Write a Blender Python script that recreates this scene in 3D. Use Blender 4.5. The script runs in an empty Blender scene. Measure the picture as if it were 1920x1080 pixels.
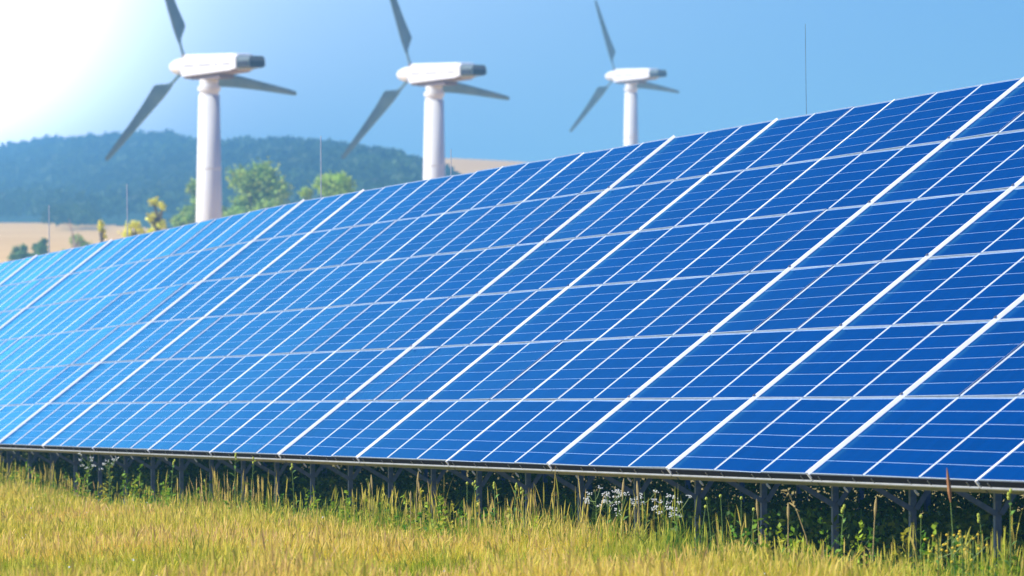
import bpy, math, random
import numpy as np
from mathutils import Matrix, Vector

random.seed(7)
RNG = np.random.default_rng(11)
R = math.radians
S = bpy.context.scene
C = S.collection

# ------------------------------------------------------------------ camera
CAM_Z = 1.37
FPX = 13000.0                      # focal length in pixels of a 1920 wide frame
cam_d = bpy.data.cameras.new('camera')
cam_d.sensor_width = 36.0
cam_d.lens = FPX / 1920.0 * 36.0
cam_d.clip_start = 0.5
cam_d.clip_end = 60000
cam_d.dof.use_dof = True
cam_d.dof.focus_distance = 66.0
cam_d.dof.aperture_fstop = 6.0
cam = bpy.data.objects.new('camera', cam_d)
C.objects.link(cam)
cam.location = (0, 0, CAM_Z)
cam.rotation_euler = (R(90), 0, 0)
S.camera = cam

# ------------------------------------------------------------------ light
SUN_EL = R(41)
SUN_BACK = R(8)                   # how far behind the camera's left shoulder
sdir = Vector((-math.cos(SUN_BACK) * math.cos(SUN_EL), -math.sin(SUN_BACK) * math.cos(SUN_EL), math.sin(SUN_EL)))
sun_d = bpy.data.lights.new('sun', 'SUN')
sun_d.energy = 5.0
sun_d.angle = R(0.53)
sun_d.color = (1.0, 0.95, 0.86)
sun = bpy.data.objects.new('sun', sun_d)
C.objects.link(sun)
sun.rotation_euler = sdir.to_track_quat('Z', 'Y').to_euler()
sun.location = (-60, -20, 60)

W = bpy.data.worlds.new('World')
S.world = W
W.use_nodes = True
wn, wl = W.node_tree.nodes, W.node_tree.links
wn.clear()
w_out = wn.new('ShaderNodeOutputWorld')
w_bg = wn.new('ShaderNodeBackground')
sky = wn.new('ShaderNodeTexSky')
sky.sky_type = 'NISHITA'
sky.sun_disc = False
sky.sun_elevation = SUN_EL
sky.sun_rotation = math.atan2(sdir.x, sdir.y)
sky.altitude = 0
sky.air_density = 1.0
sky.dust_density = 0.15
sky.ozone_density = 3.0
w_bg.inputs['Strength'].default_value = 0.067


def wmath(op, a, b=None, c=None):
    n = wn.new('ShaderNodeMath')
    n.operation = op
    for k, v in enumerate((a, b, c)):
        if v is None:
            continue
        if isinstance(v, (int, float)):
            n.inputs[k].default_value = v
        else:
            wl.new(v, n.inputs[k])
    return n.outputs[0]


tint = wn.new('ShaderNodeMix')
tint.data_type = 'RGBA'
tint.blend_type = 'MULTIPLY'
tint.inputs[0].default_value = 1.0
wl.new(sky.outputs[0], tint.inputs[6])
tint.inputs[7].default_value = (0.22, 0.56, 1.34, 1)
# added white glow painted into the left sky in place of sun glare
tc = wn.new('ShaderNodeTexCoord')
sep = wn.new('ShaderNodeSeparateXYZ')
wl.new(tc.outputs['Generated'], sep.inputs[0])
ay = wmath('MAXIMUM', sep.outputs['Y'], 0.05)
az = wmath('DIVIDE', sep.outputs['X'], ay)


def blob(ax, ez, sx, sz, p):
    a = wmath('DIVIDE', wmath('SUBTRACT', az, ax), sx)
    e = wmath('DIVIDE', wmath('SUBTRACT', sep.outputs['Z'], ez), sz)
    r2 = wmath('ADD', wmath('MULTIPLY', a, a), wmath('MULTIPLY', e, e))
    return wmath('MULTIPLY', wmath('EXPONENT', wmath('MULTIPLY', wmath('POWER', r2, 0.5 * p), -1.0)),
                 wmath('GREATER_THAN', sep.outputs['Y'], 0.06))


glare_glow = blob(-0.090, 0.030, 0.026, 0.034, 2.0)
reflect_glow = blob(-0.150, 0.070, 0.070, 0.055, 1.2)  # wide glow added beyond the frame to whiten reflections in the far panels
gsum = wmath('ADD', wmath('MULTIPLY', glare_glow, 80.0), wmath('MULTIPLY', reflect_glow, 56.0))
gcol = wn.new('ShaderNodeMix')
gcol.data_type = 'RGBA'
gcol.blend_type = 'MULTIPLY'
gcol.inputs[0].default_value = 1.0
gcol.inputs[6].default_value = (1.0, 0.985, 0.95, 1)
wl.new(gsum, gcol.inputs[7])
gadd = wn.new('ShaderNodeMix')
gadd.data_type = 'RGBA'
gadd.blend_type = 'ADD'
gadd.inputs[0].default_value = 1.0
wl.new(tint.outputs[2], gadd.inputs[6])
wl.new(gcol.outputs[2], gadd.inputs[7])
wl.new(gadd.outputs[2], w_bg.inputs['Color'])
wl.new(w_bg.outputs[0], w_out.inputs['Surface'])

S.view_settings.view_transform = 'Standard'
S.view_settings.look = 'None'
S.view_settings.exposure = 0.6
S.view_settings.gamma = 1.0
S.view_settings.use_curve_mapping = False
S.cycles.max_bounces = 6
S.cycles.transparent_max_bounces = 4
S.cycles.volume_bounces = 1
S.cycles.use_denoising = True


# ------------------------------------------------------------------ helpers
def mesh_obj(name, verts, faces, mats, parent=None, smooth=False, face_mats=None):
    me = bpy.data.meshes.new(name)
    me.from_pydata([tuple(v) for v in verts], [], [tuple(f) for f in faces])
    for m in (mats if isinstance(mats, (list, tuple)) else [mats]):
        me.materials.append(m)
    if face_mats is not None:
        me.polygons.foreach_set('material_index', face_mats)
    if smooth:
        me.polygons.foreach_set('use_smooth', [True] * len(me.polygons))
    me.update()
    o = bpy.data.objects.new(name, me)
    C.objects.link(o)
    o.parent = parent
    return o


def inst(name, me, parent, matrix):
    o = bpy.data.objects.new(name, me)
    C.objects.link(o)
    o.parent = parent
    o.matrix_local = matrix
    return o


def np_mesh(name, V, F, mat, col=None, k=4, smooth=False):
    """fast mesh from arrays; F is (n,k) with constant k"""
    me = bpy.data.meshes.new(name)
    V = np.asarray(V, np.float32)
    F = np.asarray(F, np.int32)
    me.vertices.add(len(V))
    me.vertices.foreach_set('co', V.ravel())
    me.loops.add(F.size)
    me.loops.foreach_set('vertex_index', F.ravel())
    me.polygons.add(len(F))
    me.polygons.foreach_set('loop_start', np.arange(len(F), dtype=np.int32) * k)
    me.polygons.foreach_set('loop_total', np.full(len(F), k, np.int32))
    if smooth:
        me.polygons.foreach_set('use_smooth', np.ones(len(F), bool))
    me.update(calc_edges=True)
    if col is not None:
        a = me.color_attributes.new('tone', 'FLOAT_COLOR', 'POINT')
        c4 = np.ones((len(V), 4), np.float32)
        c4[:, :3] = col
        a.data.foreach_set('color', c4.ravel())
    me.materials.append(mat)
    return me


def link(me, name, parent=None):
    o = bpy.data.objects.new(name, me)
    C.objects.link(o)
    o.parent = parent
    return o


def empty(name, loc=(0, 0, 0), mat=None):
    o = bpy.data.objects.new(name, None)
    C.objects.link(o)
    o.empty_display_size = 0.3
    if mat is not None:
        o.matrix_world = mat
    else:
        o.location = loc
    return o


def tag(o, label=None, cat=None, group=None, kind=None):
    if label:
        o['label'] = label
    if cat:
        o['category'] = cat
    if group:
        o['group'] = group
    if kind:
        o['kind'] = kind
    return o


class MB:
    """collects boxes, tubes and prisms into one mesh"""

    def __init__(s):
        s.v, s.f = [], []

    def add(s, v, f):
        n = len(s.v)
        s.v += [tuple(x) for x in v]
        s.f += [tuple(i + n for i in q) for q in f]
        return s

    def box(s, a, b, M=None):
        (x0, y0, z0), (x1, y1, z1) = a, b
        v = [Vector(p) for p in ((x0, y0, z0), (x1, y0, z0), (x1, y1, z0), (x0, y1, z0),
                                 (x0, y0, z1), (x1, y0, z1), (x1, y1, z1), (x0, y1, z1))]
        if M is not None:
            v = [M @ p for p in v]
        return s.add(v, [(0, 3, 2, 1), (4, 5, 6, 7), (0, 1, 5, 4), (1, 2, 6, 5), (2, 3, 7, 6), (3, 0, 4, 7)])

    def bar(s, p, q, w, h, up=(0, 0, 1)):
        p, q = Vector(p), Vector(q)
        d = (q - p)
        L = d.length
        d.normalize()
        a = d.cross(Vector(up))
        if a.length < 1e-4:
            a = d.cross(Vector((1, 0, 0)))
        a.normalize()
        b = a.cross(d)
        M = Matrix(((d.x, a.x, b.x, p.x), (d.y, a.y, b.y, p.y), (d.z, a.z, b.z, p.z), (0, 0, 0, 1)))
        return s.box((0, -w / 2, -h / 2), (L, w / 2, h / 2), M)

    def tube(s, pts, rad, n=8, cap=True):
        pts = [Vector(p) for p in pts]
        rings = []
        for k, p in enumerate(pts):
            d = (pts[min(k + 1, len(pts) - 1)] - pts[max(k - 1, 0)]).normalized()
            a = d.cross(Vector((0.13, 0.98, 0.1)))
            if a.length < 0.1:
                a = d.cross(Vector((1, 0, 0)))
            a.normalize()
            b = d.cross(a)
            r = rad[k] if isinstance(rad, (list, tuple)) else rad
            rings.append([p + (a * math.cos(t) + b * math.sin(t)) * r
                          for t in [2 * math.pi * j / n for j in range(n)]])
        v = [q for r_ in rings for q in r_]
        f = []
        for k in range(len(pts) - 1):
            for j in range(n):
                f.append((k * n + j, k * n + (j + 1) % n, (k + 1) * n + (j + 1) % n, (k + 1) * n + j))
        if cap:
            f.append(tuple(range(n - 1, -1, -1)))
            f.append(tuple((len(pts) - 1) * n + j for j in range(n)))
        return s.add(v, f)

    def loft(s, rings, cap=True):
        n = len(rings[0])
        v = [q for r_ in rings for q in r_]
        f = []
        for k in range(len(rings) - 1):
            for j in range(n):
                f.append((k * n + j, k * n + (j + 1) % n, (k + 1) * n + (j + 1) % n, (k + 1) * n + j))
        if cap:
            f.append(tuple(range(n - 1, -1, -1)))
            f.append(tuple((len(rings) - 1) * n + j for j in range(n)))
        return s.add(v, f)

    def mesh(s, name, mat, smooth=False):
        me = bpy.data.meshes.new(name)
        me.from_pydata(s.v, [], s.f)
        me.materials.append(mat)
        if smooth:
            me.polygons.foreach_set('use_smooth', [True] * len(me.polygons))
        me.update()
        return me

    def build(s, name, mat, parent=None, smooth=False):
        return link(s.mesh(name, mat, smooth), name, parent)


# ------------------------------------------------------------------ materials
def mat_base(name, base, rough=0.5, metal=0.0, spec=0.5):
    m = bpy.data.materials.new(name)
    m.use_nodes = True
    nt = m.node_tree
    b = nt.nodes['Principled BSDF']
    b.inputs['Base Color'].default_value = (*base, 1)
    b.inputs['Roughness'].default_value = rough
    b.inputs['Metallic'].default_value = metal
    b.inputs['Specular IOR Level'].default_value = spec
    return m, nt, b


def noise_colour(nt, b, cols, scale, detail=4, coord='Object', vec_scale=None, rough=0.55):
    tcn = nt.nodes.new('ShaderNodeTexCoord')
    src = tcn.outputs[coord]
    if vec_scale:
        mp = nt.nodes.new('ShaderNodeMapping')
        mp.inputs['Scale'].default_value = vec_scale
        nt.links.new(src, mp.inputs[0])
        src = mp.outputs[0]
    nz = nt.nodes.new('ShaderNodeTexNoise')
    nz.inputs['Scale'].default_value = scale
    nz.inputs['Detail'].default_value = detail
    nz.inputs['Roughness'].default_value = rough
    nt.links.new(src, nz.inputs['Vector'])
    rp = nt.nodes.new('ShaderNodeValToRGB')
    els = rp.color_ramp.elements
    els[0].position, els[0].color = cols[0][0], (*cols[0][1], 1)
    els[1].position, els[1].color = cols[-1][0], (*cols[-1][1], 1)
    for p, c in cols[1:-1]:
        e = els.new(p)
        e.color = (*c, 1)
    nt.links.new(nz.outputs['Fac'], rp.inputs[0])
    if b is not None:
        nt.links.new(rp.outputs[0], b.inputs['Base Color'])
    return nz, rp


def m_noise(name, cols, scale, rough=0.6, metal=0.0, spec=0.5, detail=4, bump=0.0, vec_scale=None, coord='Object'):
    m, nt, b = mat_base(name, cols[0][1], rough, metal, spec)
    nz, rp = noise_colour(nt, b, cols, scale, detail, coord, vec_scale)
    if bump:
        bp = nt.nodes.new('ShaderNodeBump')
        bp.inputs['Strength'].default_value = bump
        bp.inputs['Distance'].default_value = 0.02
        nt.links.new(nz.outputs['Fac'], bp.inputs['Height'])
        nt.links.new(bp.outputs[0], b.inputs['Normal'])
    return m


def m_foliage(name, trans=0.35, spec=0.2, gain=(1, 1, 1), rough=0.6):
    """leaf or blade whose albedo is the attribute 'tone'"""
    m = bpy.data.materials.new(name)
    m.use_nodes = True
    nt = m.node_tree
    b = nt.nodes['Principled BSDF']
    out = nt.nodes['Material Output']
    at = nt.nodes.new('ShaderNodeAttribute')
    at.attribute_name = 'tone'
    nt.links.new(at.outputs['Color'], b.inputs['Base Color'])
    b.inputs['Roughness'].default_value = rough
    b.inputs['Specular IOR Level'].default_value = spec
    tr = nt.nodes.new('ShaderNodeBsdfTranslucent')
    mu = nt.nodes.new('ShaderNodeMix')
    mu.data_type = 'RGBA'
    mu.blend_type = 'MULTIPLY'
    mu.inputs[0].default_value = 1.0
    nt.links.new(at.outputs['Color'], mu.inputs[6])
    mu.inputs[7].default_value = (*gain, 1)
    nt.links.new(mu.outputs[2], tr.inputs['Color'])
    mx = nt.nodes.new('ShaderNodeMixShader')
    mx.inputs[0].default_value = trans
    nt.links.new(b.outputs[0], mx.inputs[1])
    nt.links.new(tr.outputs[0], mx.inputs[2])
    nt.links.new(mx.outputs[0], out.inputs['Surface'])
    return m


def m_cell():
    m, nt, b = mat_base('solar_cell_blue', (0.004, 0.05, 0.30), 0.22, 0.0, 0.13)
    tcn = nt.nodes.new('ShaderNodeTexCoord')
    # crystal flecks and the faint difference from cell to cell along a strip
    mp = nt.nodes.new('ShaderNodeMapping')
    mp.inputs['Scale'].default_value = (6.4, 6.4, 6.4)
    nt.links.new(tcn.outputs['Object'], mp.inputs[0])
    fl = nt.nodes.new('ShaderNodeVectorMath')
    fl.operation = 'FLOOR'
    nt.links.new(mp.outputs[0], fl.inputs[0])
    oi = nt.nodes.new('ShaderNodeObjectInfo')
    wn4 = nt.nodes.new('ShaderNodeTexWhiteNoise')
    wn4.noise_dimensions = '4D'
    nt.links.new(fl.outputs[0], wn4.inputs['Vector'])
    nt.links.new(oi.outputs['Random'], wn4.inputs['W'])
    vo = nt.nodes.new('ShaderNodeTexVoronoi')
    vo.inputs['Scale'].default_value = 55
    nt.links.new(tcn.outputs['Object'], vo.inputs['Vector'])
    sepc = nt.nodes.new('ShaderNodeSeparateColor')
    nt.links.new(vo.outputs['Color'], sepc.inputs[0])
    a1 = nt.nodes.new('ShaderNodeMath')
    a1.operation = 'MULTIPLY_ADD'
    nt.links.new(sepc.outputs[0], a1.inputs[0])
    a1.inputs[1].default_value = 0.20
    a2 = nt.nodes.new('ShaderNodeMath')
    a2.operation = 'MULTIPLY'
    nt.links.new(wn4.outputs['Value'], a2.inputs[0])
    a2.inputs[1].default_value = 0.30
    nt.links.new(a2.outputs[0], a1.inputs[2])
    a3 = nt.nodes.new('ShaderNodeMath')
    a3.operation = 'MULTIPLY_ADD'
    nt.links.new(oi.outputs['Random'], a3.inputs[0])
    a3.inputs[1].default_value = 0.35
    nt.links.new(a1.outputs[0], a3.inputs[2])
    rp = nt.nodes.new('ShaderNodeValToRGB')
    rp.color_ramp.elements[0].color = (0.0, 0.029, 0.134, 1)
    rp.color_ramp.elements[1].color = (0.0, 0.040, 0.188, 1)
    nt.links.new(a3.outputs[0], rp.inputs[0])
    nt.nodes.remove(b)
    df = nt.nodes.new('ShaderNodeBsdfDiffuse')
    nt.links.new(rp.outputs[0], df.inputs['Color'])
    # blue anti-reflective glass: strong only at a glancing view
    gl = nt.nodes.new('ShaderNodeBsdfGlossy')
    gl.inputs['Color'].default_value = (0.16, 0.69, 1.0, 1)
    nz = nt.nodes.new('ShaderNodeTexNoise')
    nz.inputs['Scale'].default_value = 1.7
    nz.inputs['Detail'].default_value = 5
    nt.links.new(tcn.outputs['Object'], nz.inputs['Vector'])
    mr = nt.nodes.new('ShaderNodeMapRange')
    mr.inputs['From Min'].default_value = 0.3
    mr.inputs['From Max'].default_value = 0.7
    mr.inputs['To Min'].default_value = 0.10
    mr.inputs['To Max'].default_value = 0.17
    nt.links.new(nz.outputs['Fac'], mr.inputs['Value'])
    nt.links.new(mr.outputs[0], gl.inputs['Roughness'])
    fr = nt.nodes.new('ShaderNodeFresnel')
    fr.inputs['IOR'].default_value = 1.33
    pw = nt.nodes.new('ShaderNodeMath')
    pw.operation = 'POWER'
    nt.links.new(fr.outputs[0], pw.inputs[0])
    pw.inputs[1].default_value = 2.2
    mx = nt.nodes.new('ShaderNodeMixShader')
    nt.links.new(pw.outputs[0], mx.inputs[0])
    nt.links.new(df.outputs[0], mx.inputs[1])
    nt.links.new(gl.outputs[0], mx.inputs[2])
    nt.links.new(mx.outputs[0], nt.nodes['Material Output'].inputs['Surface'])
    return m


M_CELL = m_cell()
M_FRAME = m_noise('anodised_frame', [(0.3, (0.48, 0.54, 0.64)), (0.7, (0.58, 0.64, 0.74))], 9, 0.45, 0.0, 0.5)
M_RAILS = m_noise('dull_rail', [(0.3, (0.26, 0.34, 0.42)), (0.7, (0.38, 0.46, 0.54))], 6, 0.5)  # darker and bluer than the side rails
M_BACK = mat_base('white_backsheet', (0.30, 0.46, 0.72), 0.4)[0]
M_COVER = m_noise('white_joint_cover', [(0.3, (0.78, 0.79, 0.82)), (0.7, (0.86, 0.87, 0.90))], 5, 0.4)
M_STEEL = m_noise('galvanised_steel', [(0.3, (0.09, 0.14, 0.19)), (0.55, (0.14, 0.19, 0.25)), (0.75, (0.19, 0.24, 0.29))], 14, 0.5, 0.35)  # darkened and blued: shade and sky reflection put into the steel colour
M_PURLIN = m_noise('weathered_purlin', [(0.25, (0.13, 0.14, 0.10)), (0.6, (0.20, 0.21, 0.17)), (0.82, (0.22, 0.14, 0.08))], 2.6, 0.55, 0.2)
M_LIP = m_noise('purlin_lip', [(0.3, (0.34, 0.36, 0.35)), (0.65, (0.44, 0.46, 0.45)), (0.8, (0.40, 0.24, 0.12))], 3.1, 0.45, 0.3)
M_DARK = mat_base('gap_shade_black', (0.008, 0.008, 0.009), 0.9, 0.0, 0.1)[0]  # for the strip that stands in for gap shade
M_BOLT = mat_base('bolt_steel', (0.20, 0.20, 0.21), 0.4, 0.7)[0]
M_CLIP = mat_base('pale_clip', (0.7, 0.72, 0.7), 0.5)[0]
M_ROD = mat_base('aluminium_rod', (0.62, 0.64, 0.66), 0.4, 0.3)[0]
M_TOWER = m_noise('turbine_white', [(0.25, (0.66, 0.65, 0.61)), (0.5, (0.80, 0.79, 0.75)), (0.75, (0.85, 0.84, 0.80))], 0.8, 0.45, vec_scale=(1.4, 1.4, 0.35))
M_NAC = m_noise('nacelle_white', [(0.3, (0.76, 0.76, 0.76)), (0.7, (0.84, 0.84, 0.84))], 0.9, 0.4)
M_SEAM = mat_base('seam_grey', (0.30, 0.28, 0.27), 0.6)[0]
M_UNDER = mat_base('nacelle_under_shade', (0.20, 0.15, 0.14), 0.6)[0]  # shade beneath the nacelle put into the colour
M_VENT = mat_base('vent_black', (0.02, 0.02, 0.022), 0.6)[0]
M_VENTG = mat_base('vent_grey', (0.13, 0.17, 0.18), 0.6)[0]
M_BLADE = m_noise('blade_shade_grey', [(0.3, (0.13, 0.23, 0.25)), (0.7, (0.20, 0.31, 0.31))], 0.7, 0.5)  # blades darkened throughout, the shade on their backs put into the colour
M_TRUNK = m_noise('bark', [(0.3, (0.10, 0.075, 0.05)), (0.7, (0.20, 0.16, 0.12))], 6, 0.85)
M_DEAD = m_noise('bare_wood', [(0.3, (0.42, 0.33, 0.30)), (0.7, (0.55, 0.45, 0.40))], 5, 0.85)
M_GRASS = m_foliage('grass_blades', 0.48, 0.15, (1.05, 1.0, 0.8))
M_LEAF = m_foliage('leaves', 0.35, 0.25, (1.15, 1.1, 0.6))
M_PETAL = m_foliage('petals', 0.25, 0.2)
M_SOIL = m_noise('meadow_soil', [(0.3, (0.26, 0.19, 0.06)), (0.5, (0.36, 0.27, 0.08)), (0.7, (0.22, 0.22, 0.05))], 0.9, 0.95, 0, 0.1, 8)
M_FIELD = m_noise('straw_field', [(0.3, (0.74, 0.43, 0.12)), (0.7, (0.85, 0.54, 0.19))], 0.02, 0.95, 0, 0.1, 6)
M_WOODFLOOR = m_noise('woodland_floor', [(0.3, (0.020, 0.045, 0.020)), (0.7, (0.035, 0.07, 0.028))], 0.03, 0.95, 0, 0.1, 6)

# ------------------------------------------------------------------ the ground
HP_Y = [-200, 0, 105, 165, 250, 400, 600, 900, 1500, 2200, 8200]
HP_Z = [3.53, 0, -1.853, -3.25, -4.4, -5.0, -3.0, 4.5, 15.5, 20.0, 24.0]
# ridge of the wooded hill: bearing in px of the photo's width, elevation of its top in px, distance
RB = np.array([-2400, -900, -300, 0, 100, 200, 290, 430, 560, 640, 750, 840, 920, 1000, 1200, 2400], float)
RE = np.array([470, 400, 340, 304, 284, 278, 274, 280, 271, 270, 270, 280, 296, 318, 390, 470], float)
RD = np.array([4600, 4500, 4400, 4200, 3900, 3400, 2950, 2400, 2050, 1850, 1550, 1400, 1320, 1280, 1250, 1250], float)
TREE_H = 13.0


def smooth(t):
    t = np.clip(t, 0, 1)
    return t * t * (3 - 2 * t)


def ground(X, Y):
    X = np.asarray(X, float)
    Y = np.asarray(Y, float)
    base = np.interp(Y, HP_Y, HP_Z)
    px = 960 + FPX * X / np.maximum(Y, 50.0)
    D = np.interp(px, RB, RD)
    top = (540 - np.interp(px, RB, RE)) / FPX * D + CAM_Z - TREE_H * 0.85 * np.clip(D / 2300.0, 0.5, 1.15)
    t0 = np.interp(px, [0, 900], [1650, 820])
    up = smooth((Y - t0) / (D - t0)) ** 1.15
    dn = smooth((Y - D) / 600.0)
    hill = (top - 18) * up * (1 - 0.9 * dn)
    # bare straw-coloured hill behind it on the right
    top2 = (540 - np.interp(px, [500, 780, 850, 960, 1050, 1400, 2400], [330, 284, 282, 287, 293, 330, 430])) / FPX * 1850 + CAM_Z
    hill2 = (top2 - 20) * smooth((Y - 1400) / 420.0) * (1 - 0.7 * smooth((Y - 1900) / 1200)) * smooth((px - 560) / 220)
    lump = 1.3 * np.sin(X * 0.011 + 1.0) * np.sin(Y * 0.0063) * smooth((Y - 1500) / 800)
    return np.where(Y > 500, base + np.maximum(np.maximum(hill, hill2), 0) + lump, base)


def gz(x, y):
    return float(ground(x, y))


sgrid = np.concatenate([np.linspace(-1, -0.3, 22)[:-1], np.linspace(-0.3, 0.3, 150), np.linspace(0.3, 1, 22)[1:]])
ygrid = np.concatenate([np.linspace(-120, 200, 50)[:-1], np.geomspace(200, 5500, 160)])
GX = sgrid[None, :] * (70 + 0.34 * np.maximum(ygrid, 0))[:, None]
GY = np.repeat(ygrid[:, None], len(sgrid), 1)
GZ = ground(GX, GY)
nr, nc = GX.shape
idx = np.arange(nr * nc).reshape(nr, nc)
quads = np.stack([idx[:-1, :-1], idx[:-1, 1:], idx[1:, 1:], idx[1:, :-1]], -1).reshape(-1, 4)
g_me = np_mesh('ground', np.stack([GX, GY, GZ], -1).reshape(-1, 3), quads, M_SOIL, smooth=True)
g_me.materials.append(M_FIELD)
g_me.materials.append(M_WOODFLOOR)
cxq = GX.reshape(-1)[quads].mean(1)
cyq = GY.reshape(-1)[quads].mean(1)
pxq = 960 + FPX * cxq / np.maximum(cyq, 50)
t0q = np.interp(pxq, [0, 900], [1620, 820])
Dq = np.interp(pxq, RB, RD)
mi = np.zeros(len(quads), np.int32)
mi[cyq > 420] = 1
mi[(cyq > t0q) & (cyq < Dq + 250) & (pxq < 1000)] = 2
mi[(cyq > 1480) & (pxq > 820)] = 1
g_me.polygons.foreach_set('material_index', mi)
tag(link(g_me, 'ground'), kind='structure')

# ------------------------------------------------------------------ solar tables
U = Vector((0.20230979, -0.97916915, 0.01727791)).normalized()
V0 = Vector((0.76846691, 0.16966285, 0.61698714)).normalized()
ZL = (Vector((0, 0, 1)) - U * U.z).normalized()
YL = ZL.cross(U)
TAU = math.atan2(V0.dot(ZL), V0.dot(YL))
T0 = Vector((-6.75636113, 99.96092402, CAM_Z - 2.27919743))
PITCH = 5.02332863
MW = PITCH / 3
CLEAR = 0.85
I0, I1 = -9, 11


def edge_point(i):
    p = T0 + U * (PITCH * i)
    if i < -1:
        p = p + Vector((0, 0, -0.030 * (-1 - i)))
    return p


def table_matrix(i):
    a, b = edge_point(i), edge_point(i + 1)
    x = (b - a).normalized()
    z = (Vector((0, 0, 1)) - x * x.z).normalized()
    y = z.cross(x)
    o = a - z * CLEAR
    return Matrix(((x.x, y.x, z.x, o.x), (x.y, y.y, z.y, o.y), (x.z, y.z, z.z, o.z), (0, 0, 0, 1)))


# the tilted plane within a table: x along the row, y up the slope, z out of the glass
PLANE = Matrix.Translation((0, 0, CLEAR)) @ Matrix.Rotation(TAU, 4, 'X')
GAP, ROWGAP = 0.012, 0.010
mw, mh = MW - GAP, 1.0 - ROWGAP
RAIL, PROUD, DEEP = 0.0075, 0.0085, 0.024


def module_mesh():
    b = MB()
    z0, z1 = -DEEP, PROUD
    # side rails with a sloping inner flank
    for sx, x0 in ((1, 0.0), (-1, mw)):
        pf = [(x0, z0), (x0 + sx * 0.014, z0), (x0 + sx * 0.014, -0.001), (x0 + sx * 0.003, z1), (x0, z1)]
        r0 = [(x, RAIL, z) for x, z in pf]
        r1 = [(x, mh - RAIL, z) for x, z in pf]
        b.loft([r0, r1] if sx < 0 else [r1, r0])
    n = len(b.f)
    b.box((0, 0, z0), (mw, RAIL, 0.006))
    b.box((0, mh - RAIL, z0), (mw, mh, 0.006))
    n2 = len(b.f)
    b.box((0.0145, RAIL, -0.012), (mw - 0.0145, mh - RAIL, -0.002))
    me = b.mesh('solar_module', M_FRAME)
    me.materials.append(M_BACK)
    me.materials.append(M_RAILS)
    me.polygons.foreach_set('material_index', [0] * n + [2] * (n2 - n) + [1] * 6)
    return me


ME_MODULE = module_mesh()
SX0, SX1 = 0.0155, mw - 0.0155
SP = (mh - 2 * RAIL - 0.012) / 6
SG = 0.0075
ME_STRIP = MB().box((SX0, SG / 2, -0.0019), (SX1, SP - SG / 2, 0.0005)).mesh('cell_strip', M_CELL)
_b = MB()
for k in range(6):
    y0 = RAIL + 0.006 + k * SP
    _b.box((SX0, y0 + SG / 2, -0.0019), (SX1, y0 + SP - SG / 2, 0.0005))
ME_STRIPS = _b.mesh('cell_field', M_CELL)
ME_BOLT = MB().tube([(0, 0, 0), (0, 0, 0.008)], [0.016, 0.012], 8).mesh('bolt', M_BOLT)
ME_CLAMP = MB().box((-0.012, -0.012, -0.047), (0.012, -0.0045, -0.012)).mesh('clamp', M_BOLT)
ME_CLIP = MB().tube([(0, 0, 0), (0.004, 0, -0.03), (0.0, 0, -0.055)], [0.008, 0.011, 0.006], 6).mesh('clip', M_CLIP)


def purlin_mesh():
    b = MB()
    x0, x1 = 0.025, PITCH - 0.025
    n = 0
    b.box((x0, 0.0, -0.125), (x1, 0.004, -0.065))          # web facing down the slope
    b.box((x0, 0.004, -0.125), (x1, 0.055, -0.121))        # lower flange
    return b.mesh('purlin', M_PURLIN)


ME_PURLIN = purlin_mesh()
ME_LIP = MB().box((0.022, -0.034, -0.064), (PITCH - 0.022, -0.0002, -0.054)).mesh('purlin_lip', M_LIP)
ME_PURLIN2 = MB().box((0.025, -0.025, -0.125), (PITCH - 0.025, 0.025, -0.05)).mesh('purlin', M_STEEL)
ME_GAP_SHADE = MB().box((0.03, -0.016, -0.0495), (PITCH - 0.03, -0.008, -0.004)).mesh('gap_shade_strip', M_DARK)  # dark strip added in place of the shaded gap under the bottom frame


def rail_span(r):
    """height of the underside of the rafters at slope distance r"""
    return CLEAR + r * math.sin(TAU) - 0.26


def post_mesh(r, name):
    b = MB()
    y = r * math.cos(TAU)
    top = rail_span(r) + 0.05
    w, d, t = 0.062, 0.05, 0.008
    b.box((-w / 2, y - d / 2, -0.4), (w / 2, y - d / 2 + t, top))
    b.box((-w / 2, y - d / 2 + t, -0.4), (-w / 2 + t, y + d / 2, top))
    b.box((w / 2 - t, y - d / 2 + t, -0.4), (w / 2, y + d / 2, top))
    return b.mesh(name, M_STEEL)


RF, RR = 1.0, 4.6
ME_POST_F = post_mesh(RF, 'post')
ME_POST_R = post_mesh(RR, 'post')
_b = MB()
yy = RF * math.cos(TAU)
_b.bar((0.04, yy - 0.02, 0.57), (0.04, yy - 0.46, 0.83), 0.010, 0.042)
_b.bar((0.04, yy + 0.02, 0.57), (0.04, yy + 0.34, 1.05), 0.010, 0.042)
ME_BRACE = _b.mesh('brace', M_STEEL)
ME_RAFTER = MB().box((-0.03, 0.25, -0.26), (0.03, 5.8, -0.126)).mesh('rafter', M_STEEL)
THICK = {-7: 1.0, -6: .45, -5: 1.0, -4: .55, -3: .4, -2: .4, -1: 1.0, 0: .85, 1: .45, 2: .5, 3: .45, 4: 1.0,
         5: .8, 6: .45, 7: 1.0, 8: 1.0, 9: 1.05, 10: .5}
COVERS = {}


def cover_mesh(t):
    k = round(t, 2)
    if k not in COVERS:
        h = PROUD + (0.001 + 0.024 * t ** 1.5 if t > 0.6 else 0.0015)
        sc = 1.0 if t > 0.6 else 0.62
        b = MB()
        pf = [(-0.020, -0.030), (0.026, -0.030), (0.026, PROUD * 0.5), (0.008, h), (-0.010, h), (-0.020, h - 0.006)]
        b.loft([[(x * sc, 5.995, z) for x, z in pf], [(x * sc, -0.01, z) for x, z in pf]])
        b.box((-0.016, -0.016, -0.060), (0.016, -0.0102, h - 0.004))
        COVERS[k] = b.mesh('joint_cover', M_COVER)
    return COVERS[k]


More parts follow.
